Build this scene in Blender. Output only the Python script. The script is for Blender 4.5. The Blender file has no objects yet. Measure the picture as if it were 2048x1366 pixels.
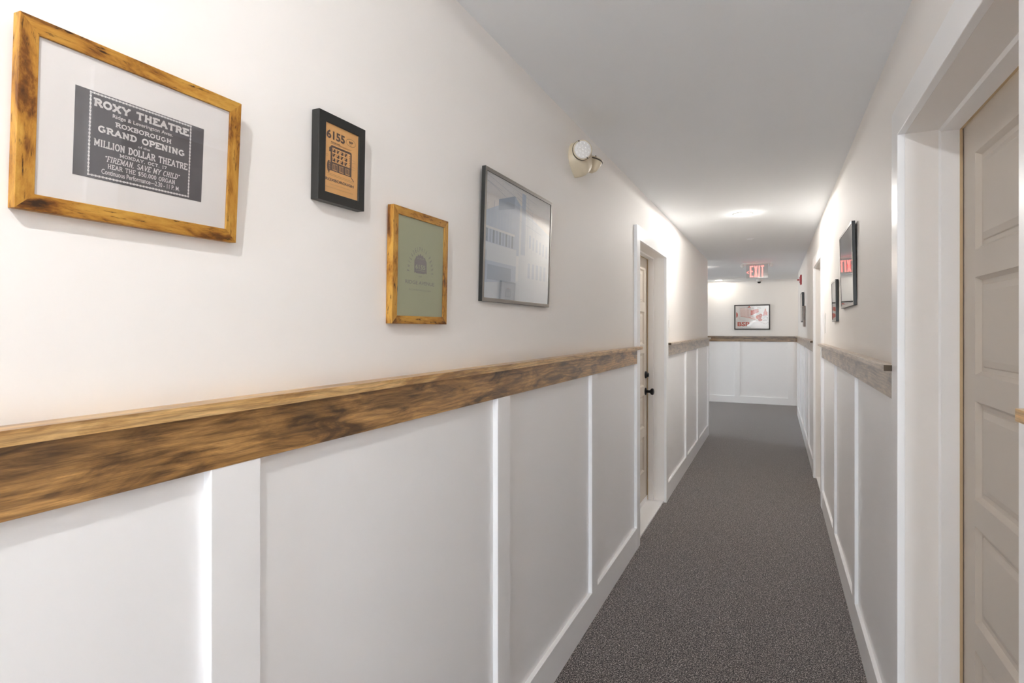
import bpy, bmesh, math, random
from mathutils import Vector, Matrix
R = math.radians
random.seed(5)
sc = bpy.context.scene
C = sc.collection

# ------------------------------------------------------------------ camera, world, exposure
H = 2.448                      # ceiling height
cd = bpy.data.cameras.new('camera'); cam = bpy.data.objects.new('camera', cd); C.objects.link(cam)
cam.location = (0, 0, 1.475); cam.rotation_euler = (R(90), 0, 0.4397)
cd.sensor_width = 36; cd.lens = 36 * 1117 / 2048; cd.shift_y = -24.6 / 2048; cd.clip_start = 0.02
sc.camera = cam
sc.view_settings.view_transform = 'Standard'; sc.view_settings.look = 'None'
sc.view_settings.exposure = 0.7; sc.view_settings.gamma = 1.0; sc.view_settings.use_curve_mapping = False
w = bpy.data.worlds.new('daylight'); sc.world = w; w.use_nodes = True
w.node_tree.nodes['Background'].inputs[0].default_value = (0.80, 0.91, 1.0, 1)
w.node_tree.nodes['Background'].inputs[1].default_value = 45.0  # sky level raised to feed the added windows
try:
    sc.cycles.max_bounces = 24; sc.cycles.diffuse_bounces = 24; sc.cycles.glossy_bounces = 4
    sc.cycles.caustics_reflective = False; sc.cycles.caustics_refractive = False
    sc.cycles.use_denoising = True; sc.cycles.sample_clamp_indirect = 30
except Exception:
    pass
for nm, loc, rot, sx, sy in (('window_portal', (.11, -7.04, 1.2), (R(90), 0, 0), .44, 2.1), ('window_portal', (-6.02, 9.95, 1.35), (0, R(-90), 0), 1.5, .3),):  # portals for the added, unseen windows
    pl = bpy.data.lights.new(nm, 'AREA'); pl.shape = 'RECTANGLE'; pl.size = sx; pl.size_y = sy; pl.cycles.is_portal = True
    po = bpy.data.objects.new(nm, pl); C.objects.link(po); po.location = loc; po.rotation_euler = rot
LAMP_W = 26.0                  # watts of each recessed downlight
WARM = (1.0, 0.998, 0.99)

# ------------------------------------------------------------------ helpers
def srgb(hx):
    v = [int(hx[i:i + 2], 16) / 255 for i in (0, 2, 4)]
    return tuple(c / 12.92 if c <= 0.04045 else ((c + 0.055) / 1.055) ** 2.4 for c in v) + (1,)

def mat(name, col, rough=0.5, spec=0.5, metal=0, coat=0, coat_r=0.1, bump=None, emit=None, es=0):
    m = bpy.data.materials.new(name); m.use_nodes = True; nt = m.node_tree; b = nt.nodes['Principled BSDF']
    b.inputs['Base Color'].default_value = srgb(col) if isinstance(col, str) else tuple(col) + ((1,) if len(col) == 3 else ())
    b.inputs['Roughness'].default_value = rough; b.inputs['Specular IOR Level'].default_value = spec
    b.inputs['Metallic'].default_value = metal; b.inputs['Coat Weight'].default_value = coat; b.inputs['Coat Roughness'].default_value = coat_r
    if emit:
        b.inputs['Emission Color'].default_value = srgb(emit) if isinstance(emit, str) else tuple(emit) + (1,); b.inputs['Emission Strength'].default_value = es
    if bump:
        n = nt.nodes.new('ShaderNodeTexNoise'); n.inputs['Scale'].default_value = bump[0]; n.inputs['Detail'].default_value = 4
        tc = nt.nodes.new('ShaderNodeTexCoord'); nt.links.new(tc.outputs['Object'], n.inputs['Vector'])
        bp = nt.nodes.new('ShaderNodeBump'); bp.inputs['Strength'].default_value = bump[1]; bp.inputs['Distance'].default_value = bump[2]
        nt.links.new(n.outputs['Fac'], bp.inputs['Height']); nt.links.new(bp.outputs['Normal'], b.inputs['Normal'])
    return m

def ramp(nt, fac, stops):
    r = nt.nodes.new('ShaderNodeValToRGB'); e = r.color_ramp.elements
    while len(e) < len(stops): e.new(0.5)
    for k, (p, c) in enumerate(stops):
        e[k].position = p; e[k].color = srgb(c) if isinstance(c, str) else c
    nt.links.new(fac, r.inputs['Fac']); return r.outputs['Color']

def noise(nt, scale3, sc_=1.0, detail=5, dist=0.0, rough=0.55, loc=(0, 0, 0)):
    tc = nt.nodes.new('ShaderNodeTexCoord'); mp = nt.nodes.new('ShaderNodeMapping'); n = nt.nodes.new('ShaderNodeTexNoise')
    mp.inputs['Scale'].default_value = scale3; mp.inputs['Location'].default_value = loc
    nt.links.new(tc.outputs['Object'], mp.inputs['Vector']); nt.links.new(mp.outputs['Vector'], n.inputs['Vector'])
    n.inputs['Scale'].default_value = sc_; n.inputs['Detail'].default_value = detail
    n.inputs['Distortion'].default_value = dist; n.inputs['Roughness'].default_value = rough
    return n.outputs['Fac']

def mix(nt, fac, a, b, mode='MIX'):
    m = nt.nodes.new('ShaderNodeMix'); m.data_type = 'RGBA'; m.blend_type = mode
    if isinstance(fac, float): m.inputs[0].default_value = fac
    else: nt.links.new(fac, m.inputs[0])
    nt.links.new(a, m.inputs[6]); nt.links.new(b, m.inputs[7]); return m.outputs[2]

def wood_mat(name, axis, dark, mid, light, rough=0.42, coat=0.7, seed=0.0, big=1.0):
    """stained timber, grain running along one object axis (0 x, 1 y, 2 z)"""
    m = mat(name, mid, rough, 0.5, coat=coat, coat_r=0.32); nt = m.node_tree; b = nt.nodes['Principled BSDF']
    s = [26.0 * big] * 3; s[axis] = 5.0 * big; g = [520.0] * 3; g[axis] = 16.0
    tc = nt.nodes.new('ShaderNodeTexCoord'); mp = nt.nodes.new('ShaderNodeMapping')
    mp.inputs['Scale'].default_value = s; mp.inputs['Location'].default_value = (seed, seed * 1.7, seed * 0.6)
    nt.links.new(tc.outputs['Object'], mp.inputs['Vector'])
    wv = nt.nodes.new('ShaderNodeTexWave'); wv.wave_type = 'BANDS'; wv.bands_direction = 'Z' if axis != 2 else 'X'
    wv.inputs['Scale'].default_value = 1.0; wv.inputs['Distortion'].default_value = 13.0; wv.inputs['Detail'].default_value = 4.0
    wv.inputs['Detail Scale'].default_value = 0.45; wv.inputs['Detail Roughness'].default_value = 0.6; nt.links.new(mp.outputs['Vector'], wv.inputs['Vector'])
    blot = noise(nt, s, 1.1, 6, 0.8, 0.62, (seed + 3, 1, seed))
    c1 = ramp(nt, blot, [(0.37, dark), (0.48, mid), (0.62, light)])
    c2 = ramp(nt, wv.outputs['Fac'], [(0.0, (0.50, 0.44, 0.40, 1)), (0.16, (0.86, 0.84, 0.82, 1)), (0.6, (1.0, 1.0, 1.0, 1)), (1.0, (1.2, 1.18, 1.15, 1))])
    fine = noise(nt, g, 1.0, 4, 0.3, 0.7, (seed, 0, 0))
    c3 = ramp(nt, fine, [(0.32, (0.62, 0.57, 0.53, 1)), (0.5, (0.95, 0.94, 0.93, 1)), (0.68, (1.18, 1.17, 1.15, 1))])
    o = mix(nt, 1.0, mix(nt, 0.55, c1, c2, 'MULTIPLY'), c3, 'MULTIPLY')
    nt.links.new(o, b.inputs['Base Color'])
    bp = nt.nodes.new('ShaderNodeBump'); bp.inputs['Strength'].default_value = 0.15; bp.inputs['Distance'].default_value = 0.001
    nt.links.new(fine, bp.inputs['Height']); nt.links.new(bp.outputs['Normal'], b.inputs['Normal'])
    return m

def rustic_mat(name, axis):
    """ochre painted timber with brown and black distress marks"""
    m = mat(name, 'c08a2c', 0.5, 0.4); nt = m.node_tree; b = nt.nodes['Principled BSDF']
    s = [26.0] * 3; s[axis] = 9.0; g = [240.0] * 3; g[axis] = 40.0
    blot = noise(nt, s, 1.0, 6, 0.4, 0.65, (4.2, 1.1, 7))
    c1 = ramp(nt, blot, [(0.30, '3b2410'), (0.38, '7d4c17'), (0.47, 'be8834'), (0.60, 'd9a94e'), (0.8, 'd29c3c')])
    spk = noise(nt, g, 1.0, 4, 0.3, 0.6)
    c2 = ramp(nt, spk, [(0.30, '4a3320'), (0.40, 'e0d8cc'), (1.0, 'ffffff')])
    nt.links.new(mix(nt, 1.0, c1, c2, 'MULTIPLY'), b.inputs['Base Color'])
    return m

def carpet_mat():
    m = mat('carpet_loop', '4d4644', 0.95, 0.15); nt = m.node_tree; b = nt.nodes['Principled BSDF']
    n1 = noise(nt, (1, 1, 1), 190, 2, 0.5, 0.8); n2 = noise(nt, (1, 1, 1), 95, 2, 0, 0.6, (5, 2, 0))
    c1 = ramp(nt, n1, [(0.42, '060404'), (0.48, '2e2726'), (0.54, '736a67'), (0.61, 'e6ddd9')])
    c2 = ramp(nt, n2, [(0.3, (0.52, 0.49, 0.49, 1)), (0.7, (1.0, .98, .97, 1))])
    nt.links.new(mix(nt, 1.0, c1, c2, 'MULTIPLY'), b.inputs['Base Color'])
    b.inputs['Sheen Weight'].default_value = 0.35; b.inputs['Sheen Roughness'].default_value = 0.5
    bp = nt.nodes.new('ShaderNodeBump'); bp.inputs['Strength'].default_value = 0.5; bp.inputs['Distance'].default_value = 0.003
    nt.links.new(n1, bp.inputs['Height']); nt.links.new(bp.outputs['Normal'], b.inputs['Normal'])
    return m

def glass_mat(name, tint=(1, 1, 1, 1), base=0.0, rough=0.02, ior=1.5, gain=1.0):
    """clear sheet: transmits straight through, reflects by angle"""
    m = bpy.data.materials.new(name); m.use_nodes = True; nt = m.node_tree; nt.nodes.clear()
    o = nt.nodes.new('ShaderNodeOutputMaterial'); t = nt.nodes.new('ShaderNodeBsdfTransparent'); g = nt.nodes.new('ShaderNodeBsdfGlossy')
    t.inputs[0].default_value = tint; g.inputs['Roughness'].default_value = rough
    ge = nt.nodes.new('ShaderNodeNewGeometry'); dt = nt.nodes.new('ShaderNodeVectorMath'); dt.operation = 'DOT_PRODUCT'
    nt.links.new(ge.outputs['Incoming'], dt.inputs[0]); nt.links.new(ge.outputs['Normal'], dt.inputs[1])
    def M(op, x, y, cl=False):
        n = nt.nodes.new('ShaderNodeMath'); n.operation = op; n.use_clamp = cl
        for k, v in ((0, x), (1, y)):
            if v is None: continue
            if isinstance(v, (int, float)): n.inputs[k].default_value = v
            else: nt.links.new(v, n.inputs[k])
        return n.outputs[0]
    r0 = ((ior - 1) / (ior + 1)) ** 2
    sch = M('ADD', M('MULTIPLY', M('POWER', M('SUBTRACT', 1.0, M('ABSOLUTE', dt.outputs['Value'], None), True), 5.0), 1 - r0), r0)
    a = M('ADD', M('MULTIPLY', sch, gain), base, True)
    mx = nt.nodes.new('ShaderNodeMixShader'); nt.links.new(a, mx.inputs[0])
    nt.links.new(t.outputs[0], mx.inputs[1]); nt.links.new(g.outputs[0], mx.inputs[2]); nt.links.new(mx.outputs[0], o.inputs[0])
    return m

def link(o, parent=None):
    C.objects.link(o)
    if parent: o.parent = parent
    return o

def obj(name, bm, mats, parent=None, bevel=0, smooth=False, mw=None):
    me = bpy.data.meshes.new(name)
    bmesh.ops.recalc_face_normals(bm, faces=bm.faces)
    bm.to_mesh(me); bm.free()
    for m in (mats if isinstance(mats, (list, tuple)) else [mats]): me.materials.append(m)
    o = bpy.data.objects.new(name, me); link(o, parent)
    if mw is not None: o.matrix_local = mw
    if bevel:
        b = o.modifiers.new('bevel', 'BEVEL'); b.width = bevel; b.segments = 2; b.limit_method = 'ANGLE'; b.angle_limit = R(40)
    if smooth:
        for p in me.polygons: p.use_smooth = True
        if hasattr(me, 'set_sharp_from_angle'): me.set_sharp_from_angle(angle=R(40))
    return o

def box(bm, x0, x1, y0, y1, z0, z1, mi=0, ends=None):
    v = [bm.verts.new((x, y, z)) for x in (x0, x1) for y in (y0, y1) for z in (z0, z1)]
    q = [(0, 1, 3, 2), (4, 6, 7, 5), (0, 4, 5, 1), (2, 3, 7, 6), (0, 2, 6, 4), (1, 5, 7, 3)]
    for k, f in enumerate(q):
        fc = bm.faces.new([v[i] for i in f]); fc.material_index = ends if (ends is not None and k in (2, 3)) else mi
    return bm

def boxes(*bs):
    bm = bmesh.new()
    for b in bs: box(bm, *b)
    return bm

def lathe(bm, prof, seg=32, M=Matrix(), mi=0):
    rings = []
    for r, z in prof:
        if r < 1e-6: rings.append([bm.verts.new(M @ Vector((0, 0, z)))])
        else: rings.append([bm.verts.new(M @ Vector((r * math.cos(2 * math.pi * k / seg), r * math.sin(2 * math.pi * k / seg), z))) for k in range(seg)])
    for a, b in zip(rings, rings[1:]):
        for k in range(seg):
            j = (k + 1) % seg
            if len(a) == 1 and len(b) == 1: continue
            if len(a) == 1: f = bm.faces.new((a[0], b[k], b[j]))
            elif len(b) == 1: f = bm.faces.new((a[k], b[0], a[j]))
            else: f = bm.faces.new((a[k], b[k], b[j], a[j]))
            f.material_index = mi
    return bm

def loft(bm, outlines, cap=True, mi=0):
    rs = [[bm.verts.new(p) for p in o] for o in outlines]; n = len(rs[0])
    for a, b in zip(rs, rs[1:]):
        for k in range(n):
            f = bm.faces.new((a[k], a[(k + 1) % n], b[(k + 1) % n], b[k])); f.material_index = mi
    if cap:
        bm.faces.new(rs[0][::-1]).material_index = mi; bm.faces.new(rs[-1]).material_index = mi
    return bm

def tag(o, label, cat, group=None, kind=None):
    o['label'] = label; o['category'] = cat
    if group: o['group'] = group
    if kind: o['kind'] = kind
    return o

def struct(name, bm, m, label, cat, bevel=0):
    return tag(obj(name, bm, m, None, bevel), label, cat, None, 'structure')

def empty(name, M):
    o = bpy.data.objects.new(name, None); C.objects.link(o); o.matrix_world = M; o.empty_display_size = 0.05; return o

def aim(n, loc=(0, 0, 0)):
    return Matrix.Translation(loc) @ Vector(n).to_track_quat('Z', 'Y').to_matrix().to_4x4()

def frame_of(side, a, z, wall, tilt=0.0):
    """matrix for something on a wall: local x to the viewer's right, y up, z out of the wall"""
    if side == 'left': cx, cz, t = Vector((0, 1, 0)), Vector((1, 0, 0)), Vector((wall, a, z))
    elif side == 'right': cx, cz, t = Vector((0, -1, 0)), Vector((-1, 0, 0)), Vector((wall, a, z))
    else: cx, cz, t = Vector((1, 0, 0)), Vector((0, -1, 0)), Vector((a, wall, z))
    m = Matrix.Identity(4)
    for i in range(3): m[i][0] = cx[i]; m[i][1] = (0, 0, 1)[i]; m[i][2] = cz[i]; m[i][3] = t[i]
    return m @ Matrix.Rotation(tilt, 4, 'X')

# ---- flat lettering
def text_mesh(s, bold=0.0):
    cu = bpy.data.curves.new('t', 'FONT'); cu.body = s; cu.offset = bold; cu.resolution_u = 3
    o = bpy.data.objects.new('t', cu); C.objects.link(o)
    dg = bpy.context.evaluated_depsgraph_get(); me = bpy.data.meshes.new_from_object(o.evaluated_get(dg))
    bpy.data.objects.remove(o); bpy.data.curves.remove(cu)
    return me

def put_text(bm, s, x0, x1, y0, y1, z, bold=0.0, mi=0, M=None):
    me = text_mesh(s, bold)
    xs = [v.co.x for v in me.vertices]; ys = [v.co.y for v in me.vertices]
    ax, bx, ay, by = min(xs), max(xs), min(ys), max(ys)
    vs = []
    for v in me.vertices:
        p = Vector((x0 + (v.co.x - ax) / (bx - ax) * (x1 - x0), y0 + (v.co.y - ay) / max(by - ay, 1e-6) * (y1 - y0), z))
        vs.append(bm.verts.new(M @ p if M else p))
    for p in me.polygons:
        try: bm.faces.new([vs[i] for i in p.vertices]).material_index = mi
        except ValueError: pass
    bpy.data.meshes.remove(me)

def arc(cx, cy, rx, ry, a0, a1, n=10):
    return [(cx + rx * math.cos(R(a0 + (a1 - a0) * k / n)), cy + ry * math.sin(R(a0 + (a1 - a0) * k / n))) for k in range(n + 1)]

def stroke(bm, pts, th, z, mi=0, closed=False, f=lambda p: p):
    pts = [Vector(f(p)) for p in pts]; n = len(pts); L = []; Rr = []
    if not closed:                                        # sharp corners: draw overlapping bars instead of thin mitres
        for k in range(1, n - 1):
            a, b = pts[k] - pts[k - 1], pts[k + 1] - pts[k]
            if a.length > 1e-9 and b.length > 1e-9 and a.angle(b) > R(50):
                ea, eb = a.normalized() * th * .4, b.normalized() * th * .4
                stroke(bm, pts[:k] + [pts[k] + ea], th, z, mi); stroke(bm, [pts[k] - eb] + pts[k + 1:], th, z, mi); return
    for k in range(n):
        a = pts[k - 1] if (k or closed) else pts[k]; b = pts[(k + 1) % n] if (k < n - 1 or closed) else pts[k]
        d = (b - a); d = d.normalized() if d.length > 1e-9 else Vector((1, 0)); nn = Vector((-d.y, d.x)) * th / 2
        L.append(bm.verts.new((*(pts[k] + nn), z))); Rr.append(bm.verts.new((*(pts[k] - nn), z)))
    for k in range(n if closed else n - 1):
        j = (k + 1) % n
        bm.faces.new((L[k], Rr[k], Rr[j], L[j])).material_index = mi

def poly(bm, pts, z, mi=0):
    bm.faces.new([bm.verts.new((x, y, z)) for x, y in pts]).material_index = mi

# slab-serif capitals: (width, strokes, serif feet as (x, y))
SLAB = {
 'A': (1.0, [[(.12, 0), (.5, 1), (.88, 0)], [(.27, .36), (.73, .36)]], [(.12, 0), (.88, 0)]),
 'B': (.85, [[(.2, 0), (.2, 1)], [(.2, 1), (.5, 1)] + arc(.5, .77, .25, .23, 90, -90) + [(.2, .54)], [(.5, .54)] + arc(.5, .27, .3, .27, 90, -90) + [(.2, 0)]], [(.12, 0), (.12, 1)]),
 'C': (.9, [arc(.5, .5, .4, .5, 45, 315, 16)], []),
 'D': (.95, [[(.2, 0), (.2, 1)], [(.2, 1), (.42, 1)] + arc(.42, .5, .42, .5, 90, -90) + [(.2, 0)]], [(.12, 0), (.12, 1)]),
 'E': (.85, [[(.2, 0), (.2, 1)], [(.2, 1), (.8, 1), (.8, .8)], [(.2, .52), (.6, .52)], [(.2, 0), (.8, 0), (.8, .2)]], [(.12, 0), (.12, 1)]),
 'F': (.82, [[(.2, 0), (.2, 1)], [(.2, 1), (.8, 1), (.8, .8)], [(.2, .52), (.6, .52)]], [(.2, 0), (.12, 1)]),
 'G': (1.0, [arc(.5, .5, .4, .5, 45, 300, 16), [(.6, .42), (.85, .42), (.85, .05)]], []),
 'H': (1.0, [[(.2, 0), (.2, 1)], [(.8, 0), (.8, 1)], [(.2, .52), (.8, .52)]], [(.2, 0), (.2, 1), (.8, 0), (.8, 1)]),
 'I': (.45, [[(.22, 0), (.22, 1)]], [(.22, 0), (.22, 1)]),
 'K': (.95, [[(.2, 0), (.2, 1)], [(.8, 1), (.22, .45)], [(.4, .62), (.85, 0)]], [(.2, 0), (.2, 1), (.82, 1), (.85, 0)]),
 'L': (.8, [[(.2, 0), (.2, 1)], [(.2, 0), (.75, 0), (.75, .25)]], [(.12, 0), (.2, 1)]),
 'M': (1.15, [[(.18, 0), (.18, 1), (.58, .2), (.98, 1), (.98, 0)]], [(.18, 0), (.12, 1), (.98, 0), (1.04, 1)]),
 'N': (1.0, [[(.2, 0), (.2, 1), (.8, 0), (.8, 1)]], [(.2, 0), (.14, 1), (.8, 1)]),
 'O': (.95, [arc(.48, .5, .4, .5, 0, 360, 20)], []),
 'P': (.85, [[(.2, 0), (.2, 1)], [(.2, 1), (.5, 1)] + arc(.5, .73, .3, .27, 90, -90) + [(.2, .46)]], [(.2, 0), (.12, 1)]),
 'R': (.95, [[(.2, 0), (.2, 1)], [(.2, 1), (.5, 1)] + arc(.5, .75, .27, .25, 90, -90) + [(.2, .5)], [(.5, .5), (.85, 0)]], [(.2, 0), (.12, 1), (.87, 0)]),
 'S': (.8, [arc(.42, .75, .3, .25, 20, 270) + arc(.42, .25, .32, .25, 90, -160)], []),
 'T': (.9, [[(.45, 0), (.45, 1)], [(.1, .8), (.1, 1), (.8, 1), (.8, .8)]], [(.45, 0)]),
 'U': (.95, [[(.2, 1), (.2, .3)] + arc(.48, .3, .28, .3, 180, 360) + [(.76, 1)]], [(.2, 1), (.76, 1)]),
 'V': (1.0, [[(.12, 1), (.5, 0), (.88, 1)]], [(.12, 1), (.88, 1)]),
 'X': (1.0, [[(.15, 0), (.85, 1)], [(.15, 1), (.85, 0)]], [(.15, 0), (.85, 1), (.15, 1), (.85, 0)]),
 'Y': (1.0, [[(.12, 1), (.5, .48), (.88, 1)], [(.5, .48), (.5, 0)]], [(.12, 1), (.88, 1), (.5, 0)]),
 '0': (.75, [arc(.38, .5, .28, .5, 0, 360, 16)], []), '1': (.5, [[(.08, .8), (.25, 1), (.25, 0)]], [(.25, 0)]),
 '7': (.75, [[(.1, .8), (.1, 1), (.68, 1), (.3, 0)]], []),
 '5': (.78, [[(.68, 1), (.18, 1), (.16, .55)] + arc(.38, .32, .3, .32, 110, -150)], []),
 '$': (.8, [arc(.42, .72, .28, .22, 20, 270) + arc(.42, .27, .3, .23, 90, -160), [(.42, -.08), (.42, 1.08)]], []),
 '.': (.35, [[(.1, .06), (.25, .06)]], []), ',': (.35, [[(.2, .1), (.1, -.15)]], []), '-': (.6, [[(.1, .45), (.5, .45)]], []),
 '"': (.5, [[(.15, 1), (.12, .75)], [(.35, 1), (.32, .75)]], []), ' ': (.55, [], []),
}
def slab_text(bm, s, x0, x1, y0, y1, z, th=0.2, slant=0.0, mi=0):
    tot = sum(SLAB[c][0] + 0.12 for c in s) - 0.12; k = (x1 - x0) / tot; hh = y1 - y0; px = 0
    T = th * min(k, hh) * 1.0
    for c in s:
        wd, st, sf = SLAB[c]
        f = lambda p, px=px: (x0 + (px + p[0]) * k + slant * hh * p[1], y0 + T / 2 + p[1] * (hh - T))
        for q in st: stroke(bm, q, T, z, mi, False, f)
        for (a, b) in sf:
            cx, cy = f((a, b)); l = 0.17 * k
            poly(bm, [(cx - l, cy - T * .42), (cx + l, cy - T * .42), (cx + l, cy + T * .42), (cx - l, cy + T * .42)], z, mi)
        px += wd + 0.12

# ------------------------------------------------------------------ materials
M_wall = mat('warm_wall_paint', 'f2efec', 0.62, 0.3, bump=(140, 0.05, 0.001))
M_white = mat('white_semigloss_paint', 'f6f6f7', 0.33, 0.5, bump=(60, 0.04, 0.001))
M_ceil = mat('ceiling_paint', 'f6f9fc', 0.9, 0.2)
M_carpet = carpet_mat()
M_railcap = wood_mat('stained_pine_cap', 1, '9c7340', 'c29a60', 'd8b47c', seed=2.0)
M_rail = wood_mat('stained_pine_board', 1, '5c3f20', '9c7440', 'c6995c', seed=0.3, big=0.9)
M_railcap_sheen = wood_mat('weathered_pine_cap', 1, '94806a', 'b5a28c', 'cbbba6', seed=2.6, coat=0.9)  # pine cap greyed, grazing sheen put into its colours
M_rail_sheen = wood_mat('weathered_pine_board', 1, '6f5f50', 'a08c76', 'bba88f', seed=1.3, coat=0.9)  # board greyed likewise, the sheen is in the colour
M_railcap_x = wood_mat('stained_pine_cap_across', 0, '54402c', '6f5840', '8d7253', seed=1.2)
M_rail_x = wood_mat('stained_pine_board_across', 0, '6b5238', '927655', 'ac8e6b', seed=4.0)
M_endgrain = mat('stained_end_grain', '4a3a26', 0.6, bump=(300, 0.3, 0.001))
M_door = mat('greige_door_paint', 'cfc6bb', 0.42, 0.45, bump=(90, 0.04, 0.001))
M_strip = mat('tan_weatherstrip', 'cbb491', 0.7)
M_dark = mat('black_rubber', '1d1b1a', 0.8)  # shade colour for the gap under the door leaves
M_knob = mat('black_bronze', '16161a', 0.28, 0.6, metal=0.6)
M_rustX = rustic_mat('distressed_ochre_rail', 0); M_rustY = rustic_mat('distressed_ochre_stile', 1)
M_black = mat('black_frame_paint', '242422', 0.38, 0.5)
M_steel = mat('dark_pewter_frame', '908b86', 0.36, 0.5, metal=0.75)
M_silver = mat('brushed_pewter_face', 'a9a5a2', 0.3, 0.5, metal=0.85)
M_brownframe = wood_mat('walnut_frame', 1, '4b3626', '6e523c', '86684e', seed=6)
M_mat = mat('white_mat_board', 'f0ecea', 0.8, 0.2)
M_glass = glass_mat('picture_glass', base=0.02, gain=1.0)
M_glass_hi = glass_mat('shiny_picture_glass', base=0.02, gain=1.5)
M_acryl = glass_mat('clear_acrylic', tint=(0.92, 0.90, 0.89, 1), base=0.06, rough=0.08)
M_tan = mat('beige_lamp_plastic', 'dccfb6', 0.4, 0.5)
M_lens = mat('pearl_lens', 'e6e3e0', 0.2, 0.5, coat=0.6)
M_led = mat('white_led_bead', 'f4f2f0', 0.15, 0.7)
M_plastic = mat('white_plastic', 'eceae6', 0.35, 0.5)
M_redglow = mat('red_lit_letters', 'ff6a60', 0.5, emit=(1.0, 0.30, 0.27), es=0.95)
M_redled = mat('red_status_led', 'ffb09a', 0.3, emit=(1.0, 0.30, 0.15), es=4)
M_lampglow = mat('lit_diffuser', 'ffffff', 0.5, emit=(1.0, 0.95, 0.88), es=7)
M_red = mat('red_alarm_plastic', 'a82632', 0.4, 0.5)
M_strobe = mat('pale_strobe_lens', 'e8b9bb', 0.2, 0.6)
M_sheer = mat('grey_slot', '4a4238', 0.6)

# ------------------------------------------------------------------ shell
WL, FL = -0.852, -0.8325       # left wall plane / front of its boards
WR, FR = 0.367, 0.350          # right wall plane / front of its boards
Y0, YL, YR, YE = -7.0, 8.27, 10.83, 12.07
DL = (3.826, 4.852); DR1 = (1.133, 2.092); DR2 = (5.338, 6.285); DH = 2.082
struct('floor', boxes((-6, 3, Y0, YE, -0.1, 0)), M_carpet, 'dark grey flecked loop carpet running the length of the corridor', 'carpet')
struct('ceiling', boxes((-6, 3, Y0, YE + .1, H, H + .1)), M_ceil, 'flat pale grey painted corridor ceiling', 'ceiling')
struct('wall_left', boxes((WL - .2, WL, Y0, DL[0], 0, H), (WL - .2, WL, DL[0], DL[1], DH, H), (WL - .2, WL, DL[1], YL, 0, H),
       (-6, WL - .2, YL - .2, YL, 0, H)), [M_wall, M_white], 'left corridor wall, warm white above and white panelling below the timber rail', 'wall')
struct('wall_right', boxes((WR, WR + .2, Y0, DR1[0], 0, H), (WR, WR + .2, DR1[0], DR1[1], DH, H), (WR, WR + .2, DR1[1], DR2[0], 0, H),
       (WR, WR + .2, DR2[0], DR2[1], DH, H), (WR, WR + .2, DR2[1], YR, 0, H), (WR + .2, 3, YR - .2, YR, 0, H)), M_wall,
       'right corridor wall, warm white above and white panelling below the timber rail', 'wall')
struct('wall_end', boxes((-6, 3, YE, YE + .1, 0, H)), M_wall, 'wall closing the far end of the corridor, lit warm at its left', 'wall')
struct('wall_back', boxes((WL, -.13, Y0 - .1, Y0, 0, H), (-.13, WR, Y0 - .1, Y0, 0, .1), (-.13, WR, Y0 - .1, Y0, 2.3, H), (.35, WR, Y0 - .1, Y0, .1, 2.3)), M_wall, 'wall with a tall narrow window behind the viewpoint', 'wall')
struct('wall_side', boxes((-6.1, -6, YL - .2, YE + .1, 0, .6), (-6.1, -6, YL - .2, YE + .1, 2.1, H), (-6.1, -6, YL - .2, 9.8, .6, 2.1), (-6.1, -6, 10.1, YE + .1, .6, 2.1),
       (3, 3.1, YR - .2, YE + .1, 0, H)), M_wall, 'end walls of the crossing hall beyond the corner', 'wall')
def window(n, bm, label):  # both windows are added out of view to bring up the fill light
    r = empty('window_%d' % n, Matrix()); tag(r, label, 'window', None, 'structure')
    obj('window_frame', bm, M_white, r); return r
wd = window(2, boxes((-.13, -.10, Y0 - .09, Y0 - .03, .1, 2.3), (.32, .35, Y0 - .09, Y0 - .03, .1, 2.3), (-.10, .32, Y0 - .09, Y0 - .03, .1, .13), (-.10, .32, Y0 - .09, Y0 - .03, 2.27, 2.3)),
            'tall narrow white window in the wall behind the viewpoint')
obj('pane', boxes((-.10, .32, Y0 - .062, Y0 - .058, .13, 2.27)), M_glass, wd)
wd = window(1, boxes((-6.09, -6.03, 9.8, 9.84, .6, 2.1), (-6.09, -6.03, 10.06, 10.1, .6, 2.1), (-6.09, -6.03, 9.84, 10.06, .6, .64), (-6.09, -6.03, 9.84, 10.06, 2.06, 2.1),
       (-6.08, -6.04, 9.84, 10.06, 1.33, 1.37)), 'white window at the left end of the crossing hall')
obj('pane', boxes((-6.062, -6.058, 9.84, 10.06, .64, 2.06)), M_glass, wd)

# white wainscot skins (the lower wall is painted white), battens, baseboards
LOW = 1.25; e = 0.0015; BW = 0.097
def wainscot(side, wall, front, runs, bats, blabel):
    s = 1 if side == 'left' else -1
    par = bpy.data.objects['wall_' + side]
    for a, b in runs:
        obj('white_panelling', boxes((min(wall, wall + s * e), max(wall, wall + s * e), a, b, 0.1, LOW)), M_white, par)
    for y in bats:
        obj('batten', boxes((min(wall, front), max(wall, front), y, y + BW, 0.143, 1.247)), M_white, par, bevel=0.0015)
    for k, (a, b) in enumerate(runs):
        struct('baseboard_' + side, boxes((min(wall, front), max(wall, front), a, b, 0, 0.145)), M_white, blabel[k], 'baseboard', 0.0015)
wainscot('left', WL, FL, [(Y0, 3.732), (4.942, YL)], [-6.7, -5.66, -4.62, -3.58, -2.54, -1.50, -.46, .616, 1.660, 2.718, 6.03, 7.01, YL - BW],
         ['long white baseboard at the foot of the left wall before the left door', 'white baseboard on the left wall between the door and the far corner'])
wainscot('right', WR, FR, [(Y0, 1.038), (2.186, 5.243), (6.38, YR)], [-6.1, -5.1, -4.1, -3.1, -2.1, -1.1, -.1, 3.155, 4.18, 7.33, 8.38, 9.55, YR - BW],
         ['white baseboard on the right wall nearest the viewpoint', 'white baseboard on the right wall between the two right doorways', 'white baseboard on the right wall beyond the far doorway'])
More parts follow.
